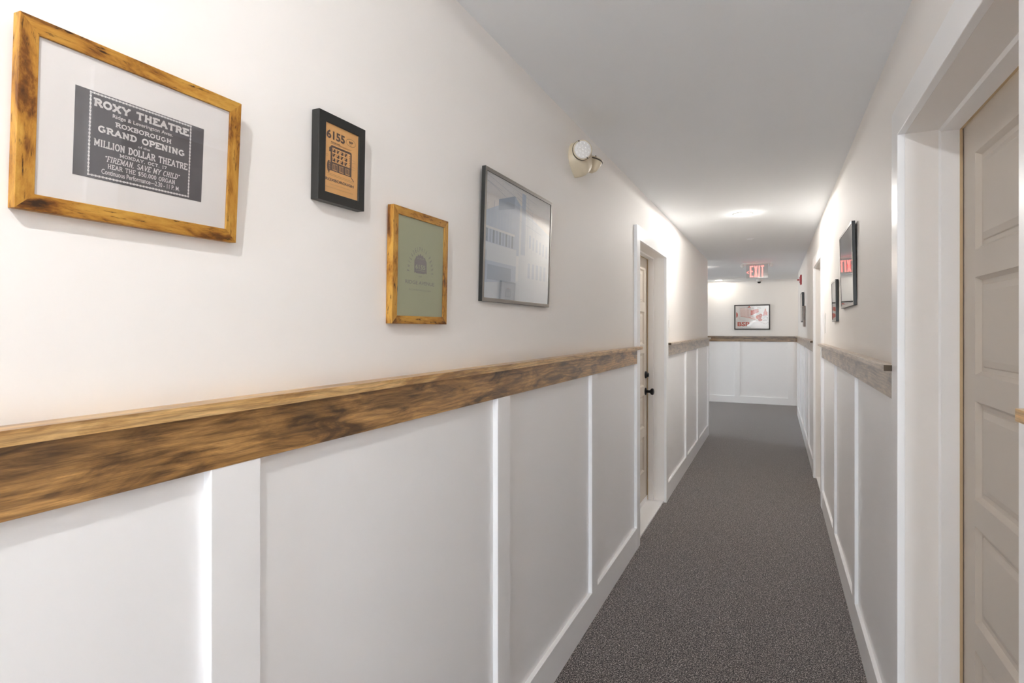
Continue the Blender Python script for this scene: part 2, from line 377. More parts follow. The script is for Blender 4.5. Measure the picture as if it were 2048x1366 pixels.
pe = bpy.data.objects['wall_end']
obj('white_panelling', boxes((-6, 3, YE - e, YE, .1, 1.235)), M_white, pe)
for x in (-5.5, -4.55, -3.6, -2.65, -1.69, -.73, .231, 1.19, 2.15):
    obj('batten', boxes((x, x + BW, YE - .0195, YE, .135, 1.23)), M_white, pe, bevel=0.0015)
struct('baseboard_end', boxes((-6, 3, YE - .0195, YE, 0, .137)), M_white, 'white baseboard across the end wall', 'baseboard', 0.0015)

def chair_rail(n, side, wall, front, y0, y1, c0, c1, label, mb=None, mc=None):
    s = 1 if side == 'left' else -1
    r = tag(empty('trim_%d' % n, Matrix.Translation((wall, (y0 + y1) / 2, 1.245))), label, 'chair rail', None, 'structure')
    iv = r.matrix_world.inverted()
    cf = front + s * .0265; ff = front + s * .0012
    o = obj('rail_board', boxes((min(wall, ff), max(wall, ff), y0, y1, 1.245, 1.338)), [mb or M_rail], r, bevel=0.0008); o.matrix_parent_inverse = iv
    bm = bmesh.new(); box(bm, min(wall, cf), max(wall, cf), c0, c1, 1.338, 1.3575, 0, 1)
    o = obj('rail_cap', bm, [mc or M_railcap, M_endgrain], r, bevel=0.0008); o.matrix_parent_inverse = iv
chair_rail(1, 'left', WL, FL, Y0, 3.732, Y0, 3.79, 'long golden brown timber chair rail on the left wall, before the left door')
chair_rail(2, 'left', WL, FL, 4.945, YL, 4.94, YL, 'greyish timber chair rail on the left wall between the door and the far corner', M_rail_sheen, M_railcap_sheen)
chair_rail(3, 'right', WR, FR, Y0, 1.038, Y0, 1.071, 'stub of timber chair rail at the right edge of the photo')
chair_rail(4, 'right', WR, FR, 2.19, 5.243, 2.178, 5.27, 'weathered timber chair rail on the right wall between the two doorways', M_rail_sheen, M_railcap_sheen)
chair_rail(5, 'right', WR, FR, 6.38, YR, 6.375, YR, 'timber chair rail on the right wall beyond the far doorway', M_rail_sheen, M_railcap_sheen)
r = tag(empty('trim_6', Matrix.Translation((0, YE, 1.225))), 'dark capped timber chair rail across the end wall under the red and white print', 'chair rail', None, 'structure')
iv = r.matrix_world.inverted()
for nm, b, m in (('rail_board', (-6, 3, YE - .021, YE, 1.228, 1.30), M_rail_x), ('rail_cap', (-6, 3, YE - .046, YE, 1.297, 1.335), M_railcap_x)):
    o = obj(nm, boxes(b), m, r, bevel=0.0008); o.matrix_parent_inverse = iv

# ------------------------------------------------------------------ doors
def panel_leaf(w, h, panels):
    """door leaf in local x (width) and y (height), face at z=0, thickness behind"""
    bm = bmesh.new(); st = 0.118; T = 0.042
    x0, x1 = st, w - st
    zs = [0] + [v for p in panels for v in p] + [h]
    def q(pts, z):
        poly(bm, pts, z)
    q([(0, 0), (x0, 0), (x0, h), (0, h)], 0); q([(x1, 0), (w, 0), (w, h), (x1, h)], 0)
    for k in range(0, len(zs), 2): q([(x0, zs[k]), (x1, zs[k]), (x1, zs[k + 1]), (x0, zs[k + 1])], 0)
    for a, b in panels:
        rings = [(0, 0), (.002, -.003), (.010, -.013), (.018, -.014), (.022, -.0145), (.025, -.0115), (.042, -.007)]
        vs = [[bm.verts.new((x, y, z)) for x, y in ((x0 + d, a + d), (x1 - d, a + d), (x1 - d, b - d), (x0 + d, b - d))] for d, z in rings]
        for u, v in zip(vs, vs[1:]):
            for k in range(4): bm.faces.new((u[k], u[(k + 1) % 4], v[(k + 1) % 4], v[k]))
        bm.faces.new(vs[-1])
    for f in ([(0, 0, 0), (w, 0, 0), (w, 0, -T), (0, 0, -T)], [(0, h, 0), (w, h, 0), (w, h, -T), (0, h, -T)],
              [(0, 0, 0), (0, h, 0), (0, h, -T), (0, 0, -T)], [(w, 0, 0), (w, h, 0), (w, h, -T), (w, 0, -T)], [(0, 0, -T), (w, 0, -T), (w, h, -T), (0, h, -T)]):
        bm.faces.new([bm.verts.new(p) for p in f])
    bmesh.ops.remove_doubles(bm, verts=bm.verts, dist=1e-5)
    return bm

def doorway(n, side, wall, a, b, label, knob_at=None):
    s = 1 if side == 'left' else -1
    org = (a + b) / 2
    r = tag(empty('door_%d' % n, Matrix.Translation((wall, org, 0))), label, 'door', None, 'structure')
    iv = r.matrix_world.inverted()
    X = lambda d: wall - s * d                          # depth into the wall
    def bx(d0, d1, y0, y1, z0, z1): return (min(X(d0), X(d1)), max(X(d0), X(d1)), y0, y1, z0, z1)
    def part(nm, bm, m, bev=0.0):
        o = obj(nm, bm, m, r, bevel=bev); o.matrix_parent_inverse = iv; return o
    c = .094; p = -.0205
    bm = bmesh.new()
    # casing legs and head as one mitre-less frame
    v = []
    for d in (p, 0):
        v.append([bm.verts.new((X(d), y, z)) for y, z in ((a - c, 0), (a - c, DH + c), (b + c, DH + c), (b + c, 0), (b, 0), (b, DH), (a, DH), (a, 0))])
    for L in v:
        bm.faces.new((L[0], L[1], L[6], L[7])); bm.faces.new((L[1], L[2], L[5], L[6])); bm.faces.new((L[2], L[3], L[4], L[5]))
    for k in range(8): bm.faces.new((v[0][k], v[0][(k + 1) % 8], v[1][(k + 1) % 8], v[1][k]))
    part('door_casing', bm, M_white, 0.0015)
    j = .016; q = .004                                   # jamb boards sit a hair behind the casing edge
    part('door_jamb', boxes(bx(0, .19, a - j, a - q, 0, DH + q), bx(0, .19, b + q, b + j, 0, DH + q), bx(0, .19, a - q, b + q, DH + q, DH + j)), M_white)
    st = bmesh.new(); t = .009                           # stop with a small chamfer toward the corridor
    for (y, d) in ((a - q, 1), (b + q, -1)):
        loft(st, [[(X(.082), y, z), (X(.089), y + d * (t + q), z), (X(.134), y + d * (t + q), z), (X(.134), y, z)] for z in (0, DH)])
    loft(st, [[(X(.082), y, DH + q), (X(.089), y, DH - t), (X(.134), y, DH - t), (X(.134), y, DH + q)] for y in (a, b)])
    part('door_stop', st, M_white)
    part('weatherstrip', boxes(bx(.134, .1405, a - q, a + t + q + .001, .012, DH), bx(.134, .1405, b - t - q - .001, b + q, .012, DH), bx(.134, .1405, a, b, DH - t - .001, DH + q)), M_strip)
    part('threshold', boxes(bx(.006, .19, a - q, b + q, -.02, .012)), M_white, 0.002)
    lw = (b - a) + .004; lh = 2.062
    pan = [(.28, .572), (.650, .921), (.996, 1.273), (1.347, 1.621), (1.699, 1.972)]
    pan = [(x - .016, y - .016) for x, y in pan]
    M = frame_of(side, a - .002 if side == 'left' else b + .002, .016, X(.143))
    o = obj('door_leaf', panel_leaf(lw, lh, pan), M_door, r, bevel=0); o.matrix_parent_inverse = iv; o.matrix_basis = M
    part('door_sweep', boxes(bx(.138, .146, a, b, .014, .05)), M_white)
    part('dark_gap_seal', boxes(bx(.1412, .1425, a, b, .0121, .0155)), M_dark)  # dark strip filling the gap under the leaf, shade put in as colour
    if knob_at:
        y, zd, zk = knob_at
        for nm, z, prof in (('deadbolt', zd, [(0, 0), (.031, 0), (.031, .006), (.027, .013), (.020, .017), (.018, .026), (.014, .030), (0, .031)]),
                            ('door_knob', zk, [(0, 0), (.032, 0), (.032, .005), (.026, .010), (.013, .014), (.011, .034), (.016, .042), (.026, .050), (.029, .060), (.026, .068), (.016, .073), (0, .074)])):
            bm = lathe(bmesh.new(), prof, 32)
            o = obj(nm, bm, M_knob, r, smooth=True); o.matrix_parent_inverse = iv; o.matrix_basis = frame_of(side, y, z, X(.143))
    return r
doorway(1, 'left', WL, DL[0], DL[1], 'greige five-panel door with black knob and deadbolt in the left wall', (4.775, 1.088, .947))
doorway(2, 'right', WR, DR1[0], DR1[1], 'greige panelled door in a deep white frame at the right edge of the photo')
doorway(3, 'right', WR, DR2[0], DR2[1], 'far doorway in the right wall showing only its white frame')

# ------------------------------------------------------------------ pictures
def ring_frame(r, w, h, fw, dep, mh, mv, rec=.0015, name='frame', edge=None):
    bm = bmesh.new()
    ou = [(-w / 2, 0), (w / 2, 0), (w / 2, h), (-w / 2, h)]; inn = [(-w / 2 + fw, fw), (w / 2 - fw, fw), (w / 2 - fw, h - fw), (-w / 2 + fw, h - fw)]
    A = [bm.verts.new((*p, 0)) for p in ou]; B = [bm.verts.new((*p, dep)) for p in ou]
    Cc = [bm.verts.new((*p, dep)) for p in inn]; D = [bm.verts.new((*p, dep - rec - .003)) for p in inn]
    for k in range(4):
        j = (k + 1) % 4; mi = k % 2
        bm.faces.new((A[k], A[j], B[j], B[k])).material_index = 2 if edge else mi
        bm.faces.new((B[k], B[j], Cc[j], Cc[k])).material_index = mi; bm.faces.new((Cc[k], Cc[j], D[j], D[k])).material_index = 2 if edge else mi
    bm.faces.new(A[::-1])
    return obj(name, bm, [mh, mv] + ([edge] if edge else []), r, bevel=0.0008)

def picture(side, a, z, wall, w, h, fw, dep, mh, mv, label, tilt=0.0, rec=.0015, glass=None, edge=None, name='framed_print'):
    r = tag(empty(name, frame_of(side, a, z, wall, tilt)), label, 'picture frame')
    ring_frame(r, w, h, fw, dep, mh, mv, rec, edge=edge)
    iw, ih = w - 2 * fw, h - 2 * fw
    r['_w'] = iw; r['_h'] = ih
    obj('glass_pane', boxes((-iw / 2 - .001, iw / 2 + .001, fw - .001, h - fw + .001, dep - rec - .0004, dep - rec)), glass or M_glass, r)
    return r, iw, ih, fw, dep - rec - .0022

class Sheet:
    """a printed sheet: paper, then drawing and lettering laid on it in unit coordinates"""
    def __init__(s, r, x, y, w, h, z, m, name='print_sheet'):
        s.x, s.y, s.w, s.h, s.z = x, y, w, h, z
        s.p = obj(name, boxes((x, x + w, y, y + h, z - .001, z)), m, r)
        s.r = r
    def U(s, u, v): return (s.x + u * s.w, s.y + v * s.h)
    def begin(s): s.bm = bmesh.new(); s.k = 0; return s
    def poly(s, pts, mi=0, lay=1): poly(s.bm, [s.U(*p) for p in pts], s.z + .00017 * lay, mi)
    def rect(s, a, b, c, d, mi=0, lay=1): s.poly([(a, c), (b, c), (b, d), (a, d)], mi, lay)
    def line(s, pts, th, mi=0, lay=2, closed=False): stroke(s.bm, pts, th, s.z + .00017 * lay, mi, closed, lambda p: s.U(*p))
    def text(s, t, u0, u1, v0, v1, bold=0.0, mi=0, lay=3):
        a = s.U(u0, v0); b = s.U(u1, v1); put_text(s.bm, t, a[0], b[0], a[1], b[1], s.z + .00017 * lay, bold, mi)
    def slab(s, t, u0, u1, v0, v1, th=.2, slant=0, mi=0, lay=3):
        a = s.U(u0, v0); b = s.U(u1, v1); slab_text(s.bm, t, a[0], b[0], a[1], b[1], s.z + .00017 * lay, th, slant, mi)
    def end(s, name, mats): return obj(name, s.bm, mats, s.p)

def ink(name, c, rough=.7): return mat(name, c, rough, 0.25)

# 1 --- theatre handbill, near left
I_slate = ink('slate_newsprint', '5f5d61'); nt = I_slate.node_tree  # dark sheet, the grey haze of its glass put into the colour
fc = ramp(nt, noise(nt, (10, 22, 1), 1.0, 4), [(.3, '59575b'), (.7, '6a686c')]); nt.links.new(fc, nt.nodes['Principled BSDF'].inputs['Base Color'])
I_white = ink('white_ink', 'e6e3e2')
r, iw, ih, fw, z = picture('left', .5112, 1.624, WL, .3093, .2365, .0205, .0155, M_rustX, M_rustY,
    'ochre distressed wood frame holding a black and white theatre opening handbill', R(3.4))
obj('mat_board', boxes((-iw / 2, iw / 2, fw, fw + ih, z - .0015, z)), M_mat, r)
S = Sheet(r, -.0922, .0565, .1822, .1165, z + .0004, I_slate)
S.begin(); S.slab('ROXY THEATRE', .122, .857, .832, .93, .27); S.slab('ROXBOROUGH', .275, .712, .663, .722, .22); S.slab('GRAND OPENING', .156, .829, .548, .630, .24)
S.slab('MILLION DOLLAR THEATRE', .131, .858, .381, .468, .25); S.slab('MONDAY, OCT. 17', .313, .680, .318, .360, .2)
S.slab('"FIREMAN, SAVE MY CHILD"', .205, .790, .228, .298, .22, .18); S.slab('HEAR THE $50,000 ORGAN', .230, .756, .152, .208, .2)
S.text('Ridge & Leverington Aves.', .253, .722, .748, .806, .012); S.text('of the', .445, .54, .492, .522, .01); S.text('Continuous Performance\u20142.30 - 11 P. M.', .188, .797, .076, .136, .012)
S.end('lettering', I_white)
S.begin()
b0 = [(.100, .978), (.878, .978), (.878, .036), (.100, .036)]
for k in range(4):
    (ax, ay), (bx_, by) = b0[k], b0[(k + 1) % 4]; n = 62 if k % 2 == 0 else 44
    for i in range(n):
        u, v = ax + (bx_ - ax) * i / n, ay + (by - ay) * i / n; du = .0095 if i % 2 == 0 else .006
        S.rect(u - du * .7, u + du * .7, v - du * 1.2, v + du * 1.2)
S.end('dotted_border', I_white)

# 2 --- orange building poster in a deep black frame
I_org = ink('orange_paper', 'efb670'); I_brn = ink('brown_ink', '624a40'); I_brn2 = ink('pale_brown_ink', 'b98a58')
r, iw, ih, fw, z = picture('left', .9212, 1.7388, WL, .1399, .1817, .0195, .020, M_black, M_black,
    'small black frame holding an orange poster of a corner building', R(1.2))
S = Sheet(r, -iw / 2, fw, iw, ih, z, I_org)
S.begin()
S.poly([(.15, .665), (.20, .70), (.78, .70), (.80, .68), (.80, .33), (.17, .33), (.17, .60), (.13, .60), (.13, .66)], 0, 1)
S.poly([(.215, .668), (.755, .668), (.755, .462), (.215, .462)], 1, 2)
for c_ in range(4):
    for q in range(3):
        u = .225 + c_ * .118; v = .605 - q * .066
        S.rect(u, u + .082, v, v + .05, 0, 3)
        if (c_ + q) % 2 == 0: S.poly([(u + .01, v + .045), (u + .045, v + .045), (u + .01, v + .012)], 1, 4)
        else: S.poly([(u + .04, v + .005), (u + .076, v + .005), (u + .076, v + .04)], 1, 4); S.poly([(u + .008, v + .044), (u + .03, v + .044), (u + .03, v + .028)], 1, 4)
for q in range(7):
    v = .47 + q * .027; S.poly([(.715, v), (.745, v), (.73, v + .018)], 0, 3)
for c_ in range(3):
    u = .235 + c_ * .185; S.rect(u, u + .135, .345, .435, 1, 3)
    for q in range(3): S.rect(u + .008 + q * .043, u + .042 + q * .043, .352, .43, 0, 4)
S.line([(.17, .452), (.80, .452)], .0012, 0, 4)
S.poly(arc(.125, .385, .055, .085, 0, 360, 16)[:-1], 0, 2)
for q in range(6): S.line([(.125, .31 + q * .025), (.16, .33 + q * .025)], .0006, 1, 3)
S.rect(.115, .135, .29, .32, 0, 2)
S.line(arc(.768, .845, .145, .055, 0, 360, 28)[:-1], .0006, 0, 2, True)
for q in range(4):
    S.line([(.16 + .02 * q, .72 + q * .006), (.72 + .03 * q, .722 + q * .006)], .0004, 2, 2)
    S.line([(.80, .60 - q * .05), (.92, .58 - q * .05 + .03 * (q % 2))], .0005, 2, 2)
S.line([(.02, .55), (.11, .545)], .0006, 2); S.line([(.02, .53), (.10, .52)], .0006, 2)
S.line([(.06, .285), (.86, .27)], .0007, 2); S.line([(.10, .265), (.86, .25)], .0007, 2); S.line([(.79, .325), (.88, .275)], .0018, 0)
S.end('building_drawing', [I_brn, I_org, I_brn2])
S.begin()
S.text('6155', .045, .58, .785, .91, .035); S.text('RIDGE AVE.', .178, .449, .738, .756, .02); S.text('BSP', .712, .835, .832, .867, .03); S.text('ROXBORO', .70, .78, .808, .818, .0)
S.text('ROXBOROUGH', .035, .873, .176, .217, .03); S.text('PHILADELPHIA, PENNSYLVANIA', .16, .758, .124, .138, .0, 1); S.text('THE HISTORIC CORNER BUILDING ON THE AVENUE', .04, .852, .074, .090, .0, 1)
S.end('lettering', [I_brn, I_brn2])

# 3 --- green emblem print
I_grn = ink('sage_green_paper', 'b1b697'); I_mau = ink('mauve_grey_ink', '8c8787'); I_mau2 = ink('soft_mauve_ink', '98968c')
r, iw, ih, fw, z = picture('left', 1.2169, 1.4889, WL, .2481, .2879, .020, .0185, M_rustX, M_rustY,
    'ochre distressed wood frame holding a sage green print with a small grey emblem', R(1.2))
S = Sheet(r, -iw / 2, fw, iw, ih, z, I_grn)
S.begin()
S.poly([(.352, .447), (.352, .575), (.375, .60), (.392, .625), (.412, .618), (.430, .645), (.452, .632), (.478, .655), (.505, .632), (.53, .645), (.55, .618), (.575, .622), (.592, .60), (.618, .575), (.622, .447), (.595, .455), (.56, .447), (.40, .447), (.375, .455)], 0, 1)
for q in range(3): S.line(arc(.43 + q * .055, .585, .02, .022, 20, 160, 6), .0008, 1, 2)
S.line([(.38, .478), (.59, .478)], .0007, 1, 2)
S.end('tree_emblem', [I_mau, I_grn])
S.begin()
S.text('6155', .372, .585, .492, .538, .02, 1, 4); S.text('EST', .45, .515, .409, .424, .0); S.text('RIDGE AVENUE', .170, .797, .330, .367, .01); S.text('ROXBOROUGH', .246, .725, .264, .281, .0, 2)
t = 'PHILADELPHIA\u00b7PENNA'
for k, ch in enumerate(t):
    an = R(180 - 180 * (k + .2) / (len(t) - .6)); cx, cy = S.U(.487 + .262 * math.cos(an), .455 + .248 * math.sin(an)); d = .0052
    hgt = .0008 if ch == '\u00b7' else d * 1.05
    put_text(S.bm, ch, -d * .42 if ch not in 'I\u00b7' else -.0005, d * .42 if ch not in 'I\u00b7' else .0005, -hgt, hgt, 0, .015, 0, Matrix.Translation((cx, cy, S.z + .0007)) @ Matrix.Rotation(an - math.pi / 2, 4, 'Z'))
S.end('lettering', [I_mau, I_grn, I_mau2])

# 4 --- large bluish street photograph behind shiny glass
I_sky = ink('hazy_paper', 'cdc6c4'); nt = I_sky.node_tree
fc = ramp(nt, noise(nt, (3, 3, 1), 1.0, 3), [(.3, 'e8ebf2'), (.7, 'f3f0f0')]); nt.links.new(fc, nt.nodes['Principled BSDF'].inputs['Base Color'])
P = {k: ink(n, c) for k, n, c in (('a', 'photo_slate', '9db4d0'), ('b', 'photo_blue_grey', 'bdd0e8'), ('c', 'photo_pale', 'dce8f6'), ('d', 'photo_line', '8298b4'), ('e', 'photo_light', 'eaf2fc'), ('f', 'photo_deep', '6d86a6'))}
def photo(S):
    """an old street photograph: flat roofed block, pilasters, spire and street front"""
    S.begin()
    S.rect(0, 1, 0, .45, 4, 1)
    S.poly([(0, .69), (.165, .77), (.165, .82), (.39, .91), (.47, .86), (.47, .40), (0, .36)], 1, 2)
    S.poly([(.165, .82), (.39, .91), (.39, .80), (.165, .73)], 0, 3)
    S.rect(0, .40, .555, .575, 4, 4)
    for k in range(9): S.rect(.01 + k * .043, .034 + k * .043, .45, .555, 0 if k % 2 else 3, 4)
    for k in range(9): S.line([(.02 + k * .043, .58), (.02 + k * .043, .70 + .008 * k)], .0011, 2, 5)
    S.rect(0, .43, .30, .445, 2, 4)
    S.poly([(.47, .86), (.62, .80), (1, .68), (1, .0), (.47, .0)], 2, 2)
    S.poly([(.50, .97), (.56, .97), (.57, .42), (.50, .42)], 1, 3)
    for u in (.44, .53, .60, .68, .74): S.line([(u, .99 - abs(u - .55)), (u, .45)], .0012, 0, 4)
    for v in (.95, .91, .86, .80, .72): S.line([(.42, v), (.62 + (.95 - v), v - .06)], .0010, 0, 4)
    for k in range(6): S.rect(.63 + k * .06, .66 + k * .06, .50 - .01 * k, .62 - .01 * k, 1, 3)
    for k in range(5): S.rect(.62 + k * .07, .66 + k * .07, .22, .36, 1, 3)
    S.rect(0, .43, .12, .30, 1, 3); S.rect(.04, .36, .15, .27, 0, 4)
    S.poly([(0, .0), (1, .0), (1, .14), (.45, .17), (0, .12)], 2, 4)
    for a_, b_, c2, d2 in ((0, .98, .42, .90), (.02, .93, .5, .80), (.2, .99, .75, .93), (0, .93, .2, .90)): S.line([(a_, b_), (c2, d2)], .0006, 3, 6)
    for k in range(4): S.line([(.02 + k * .09, .70 + k * .035), (.02 + k * .09, .76 + k * .035)], .0012, 3, 6)
    S.end('street_scene', [P['a'], P['b'], P['c'], P['d'], P['e'], P['f']])
r, iw, ih, fw, z = picture('left', 1.8494, 1.5649, WL, .5819, .4281, .0125, .014, M_steel, M_steel,
    'large pewter grey frame with a pale street photograph, below the emergency light', R(1.9), glass=M_glass_hi, edge=M_black)
S = Sheet(r, -iw / 2, fw, iw, ih, z, I_sky); photo(S)

# 5, 6 --- right wall, near pair
I_pap = ink('white_poster_paper', 'e9e3df'); I_redink = ink('coral_red_ink', 'c8523c'); I_gry = ink('grey_ink', '6b6a6c')
r, iw, ih, fw, z = picture('right', 3.4944, 1.5952, WR, .575, .4155, .0125, .016, M_silver, M_silver,
    'larger frame high on the right wall with black sides, its glass mirroring the red sign', R(1.2), glass=M_glass_hi, edge=M_black)
S = Sheet(r, -iw / 2, fw, iw, ih, z, I_sky); photo(S)
r, iw, ih, fw, z = picture('right', 4.2122, 1.5252, WR, .275, .2672, .0125, .016, M_silver, M_silver,
    'smaller black-sided frame lower on the right wall, beyond the larger one', R(0.8), glass=M_glass_hi, edge=M_black)
obj('mat_board', boxes((-iw / 2, iw / 2, fw, fw + ih, z - .0015, z)), M_mat, r)
S = Sheet(r, -.065, .055, .13, .165, z + .0006, I_pap); S.begin()
S.rect(.1, .9, .50, .92, 0); S.poly([(.1, .92), (.5, .98), (.9, .92)], 1); S.rect(.25, .40, .55, .8, 2, 2); S.rect(.55, .7, .55, .8, 2, 2)
for k in range(5): S.rect(.12, .88, .08 + k * .075, .11 + k * .075, 0)
S.end('storefront_drawing', [I_gry, I_redink, I_pap])

# 7, 8 --- right wall, far pair
r, iw, ih, fw, z = picture('right', 8.8529, 1.5757, WR, .4844, .4087, .015, .024, M_black, M_black,
    'black frame on the right wall below the red fire alarm', R(1))
obj('mat_board', boxes((-iw / 2, iw / 2, fw, fw + ih, z - .0015, z)), M_mat, r)
S = Sheet(r, -.15, .08, .30, .25, z + .0006, I_sky); photo(S)
r, iw, ih, fw, z = picture('right', 8.38, 1.5095, WR, .22, .2734, .02, .024, M_brownframe, M_brownframe,
    'narrow brown wood frame on the right wall, partly in front of the far black one', R(1))
S = Sheet(r, -iw / 2, fw, iw, ih, z, I_grn); S.begin(); S.rect(.35, .65, .42, .62); S.rect(.2, .8, .3, .33); S.end('emblem', I_mau)

# 9 --- end wall poster
r, iw, ih, fw, z = picture('end', -.4084, 1.465, YE, .6547, .497, .022, .022, mat('charcoal_frame', '3a3532', .5), mat('charcoal_frame_stile', '3a3532', .5),
    'dark framed red and white poster lettered BSP on the end wall', R(1))
S = Sheet(r, -iw / 2, fw, iw, ih, z, I_pap)
S.begin()
S.poly([(.133, .86), (.155, .55), (.60, .385), (.60, .47), (.46, .55), (.46, .83), (.36, .90), (.20, .93)], 3, 1)
for k in range(9): S.line([(.15 + k * .036, .86 - k * .006), (.16 + k * .036, .57 - k * .014)], .0028, 1, 2)
for k in range(7): S.line([(.46 + k * .024, .55 - k * .01), (.46 + k * .024, .46 - k * .01)], .003, 1, 3)
S.line([(.13, .90), (.36, .93), (.47, .86)], .003, 2, 3); S.line([(.155, .55), (.46, .47), (.60, .385)], .006, 0, 3)
S.poly([(.462, .57), (.462, .80), (.52, .79), (.535, .82), (.69, .87), (.70, .72)], 0, 2)
S.poly([(.36, .92), (.42, .99), (.475, .92)], 0, 2)
S.line([(.50, .88), (.53, .905), (.57, .87)], .004, 2, 3); S.line([(.66, .91), (.72, .93), (.77, .89), (.70, .87)], .003, 2, 3)
S.poly([(.81, .55), (.835, .62), (.845, .72), (.87, .78), (.895, .88), (.915, .84), (.925, .76), (.955, .70), (.95, .63), (.965, .58), (.88, .57)], 0, 2)
for k in range(5): S.line([(.84, .60 + k * .05), (.93, .61 + k * .05)], .0028, 3, 3)
S.poly(arc(.70, .50, .085, .10, 0, 360, 14)[:-1], 0, 2); S.poly(arc(.76, .58, .05, .07, 0, 360, 12)[:-1], 0, 2); S.poly(arc(.745, .38, .06, .055, 0, 360, 12)[:-1], 0, 2)
S.poly(arc(.025, .60, .05, .12, -90, 90, 10), 0, 2)
S.line([(.70, .50), (.71, .42)], .003, 3, 4); S.line([(.73, .55), (.78, .60)], .003, 3, 4)
S.line([(.61, .39), (.90, .19), (.985, .29)], .003, 2, 2); S.line([(.28, .50), (.88, .22)], .0022, 1, 2); S.line([(.10, .52), (.14, .40), (.50, .28), (.70, .27)], .0018, 1, 2)
S.line([(.84, .45), (.90, .52), (.96, .49), (.97, .40), (.88, .39), (.84, .45)], .0026, 2, 2); S.line([(.82, .355), (.95, .365)], .005, 2, 3); S.line([(.93, .46), (.97, .47)], .005, 2, 3)
S.end('townscape_drawing', [I_redink, ink('pink_ink', 'd99a8e'), I_gry, ink('pale_pink_ink', 'ecd6cf')])
S.begin(); S.text('BSP', .065, .425, .105, .295, .03, 0); S.text('RIDGE AVENUE   ROXBOROUGH', .04, .47, .043, .060, 0, 1); S.end('lettering', [I_redink, I_gry])

# ------------------------------------------------------------------ emergency light on the left wall
r = tag(empty('emergency_light', frame_of('left', 2.505, 2.19, WL)), 'beige twin-head emergency light mounted high on the left wall', 'emergency light')
def shield(sx, sy, z, cy=.085):
    pts = []
    for k in range(28):
        t = 2 * math.pi * k / 28; x = math.cos(t); y = math.sin(t)
        X_ = x * (.088 if y > 0 else .088 * (1 - abs(y) ** 2.2) + .030 * abs(y)); Y_ = y * (.072 if y > 0 else .088)
        pts.append((X_ * sx, cy + Y_ * sy, z))
    return pts
obj('lamp_body', loft(bmesh.new(), [shield(1, 1, 0), shield(1.0, 1.0, .014), shield(.97, .98, .034), shield(.90, .92, .052), shield(.72, .80, .066), shield(.4, .55, .072)]), M_tan, r, smooth=True)
obj('nameplate_slot', boxes((-.014, .016, .027, .032, .058, .0625)), M_sheer, r)
obj('status_light', lathe(bmesh.new(), [(0, .053), (.0052, .0528), (.004, .056), (0, .0572)], 16, Matrix.Translation((.020, .052, .0135))), M_redled, r, smooth=True)
def lamp_head(loc, n, nm='lamp_head'):
    Mh = aim(n, loc)
    o = obj(nm, lathe(bmesh.new(), [(0, -.062), (.014, -.060), (.028, -.048), (.038, -.028), (.0435, -.006), (.0445, .004), (.041, .007), (.040, .004)], 36), M_tan, r, smooth=True, mw=Mh)
    obj('lens', lathe(bmesh.new(), [(.0405, .004), (.039, .008), (.03, .0105), (.015, .012), (0, .0125)], 36), M_lens, o, smooth=True)
    b = bmesh.new()
    for ring, cnt in ((0, 1), (.0155, 6), (.030, 11)):
        for k in range(cnt):
            an = 2 * math.pi * k / cnt
            lathe(b, [(0.0052, 0), (.0045, .003), (.0025, .0045), (0, .005)], 10, Matrix.Translation((ring * math.cos(an), ring * math.sin(an), .0085 if ring > .02 else .0105)))
    obj('led_beads', b, M_led, o, smooth=True)
    for an in (0.5, 3.6): obj('clip', lathe(bmesh.new(), [(0, .0105), (.003, .0105), (.003, .007)], 10, Matrix.Translation((.0415 * math.cos(an), .0415 * math.sin(an), 0))), M_sheer, o)
    rg = lathe(bmesh.new(), [(.0448, -.006), (.0462, -.004), (.0462, -.001), (.0446, .001)], 36); obj('dark_seam', rg, M_sheer, o)
    return o
lamp_head((-.088, .094, .066), (-.80, -.05, .60))
lamp_head((.118, .105, .056), (.12, .95, .25))
obj('swivel', lathe(bmesh.new(), [(0, 0), (.016, 0), (.016, .05), (0, .05)], 20, aim((-.5, 0, .8), (-.040, .09, .035))), M_tan, r, smooth=True)
obj('swivel', lathe(bmesh.new(), [(0, 0), (.014, 0), (.014, .06), (0, .06)], 20, aim((.95, 0, .35), (.055, .085, .03))), M_tan, r, smooth=True)

# ------------------------------------------------------------------ exit sign hanging from the ceiling
ex = empty('exit_sign', frame_of('end', -.234, 2.222, 8.92)); tag(ex, 'clear edge-lit EXIT sign with red letters hanging from the ceiling', 'exit sign')
obj('ceiling_canopy', boxes((-.145, .145, .204, .226, -.03, .03)), M_plastic, ex, bevel=.004)
obj('acrylic_panel', boxes((-.146, .146, 0, .204, -.004, .004)), M_acryl, ex, bevel=.001)
b = bmesh.new(); zf = .0048
def q(pts): poly(b, [(-.097 + x * .19, .017 + y * .165) for x, y in pts], zf)
def bar(x0, x1, y0, y1): q([(x0, y0), (x1, y0), (x1, y1), (x0, y1)])
bar(0, .10, 0, 1); bar(.10, .245, 0, .11); bar(.10, .245, .89, 1); bar(.10, .21, .44, .56)
q([(.30, 0), (.40, 0), (.56, 1), (.46, 1)]); q([(.30, 1), (.40, 1), (.56, 0), (.46, 0)])
bar(.615, .71, 0, 1); bar(.84, .93, 0, .9); bar(.765, 1.0, .89, 1)
o = obj('letters', b, M_redglow, ex)
b = bmesh.new(); stroke(b, [(-.112, .108), (-.130, .088), (-.112, .068)], .007, zf); obj('arrow', b, M_redglow, ex)
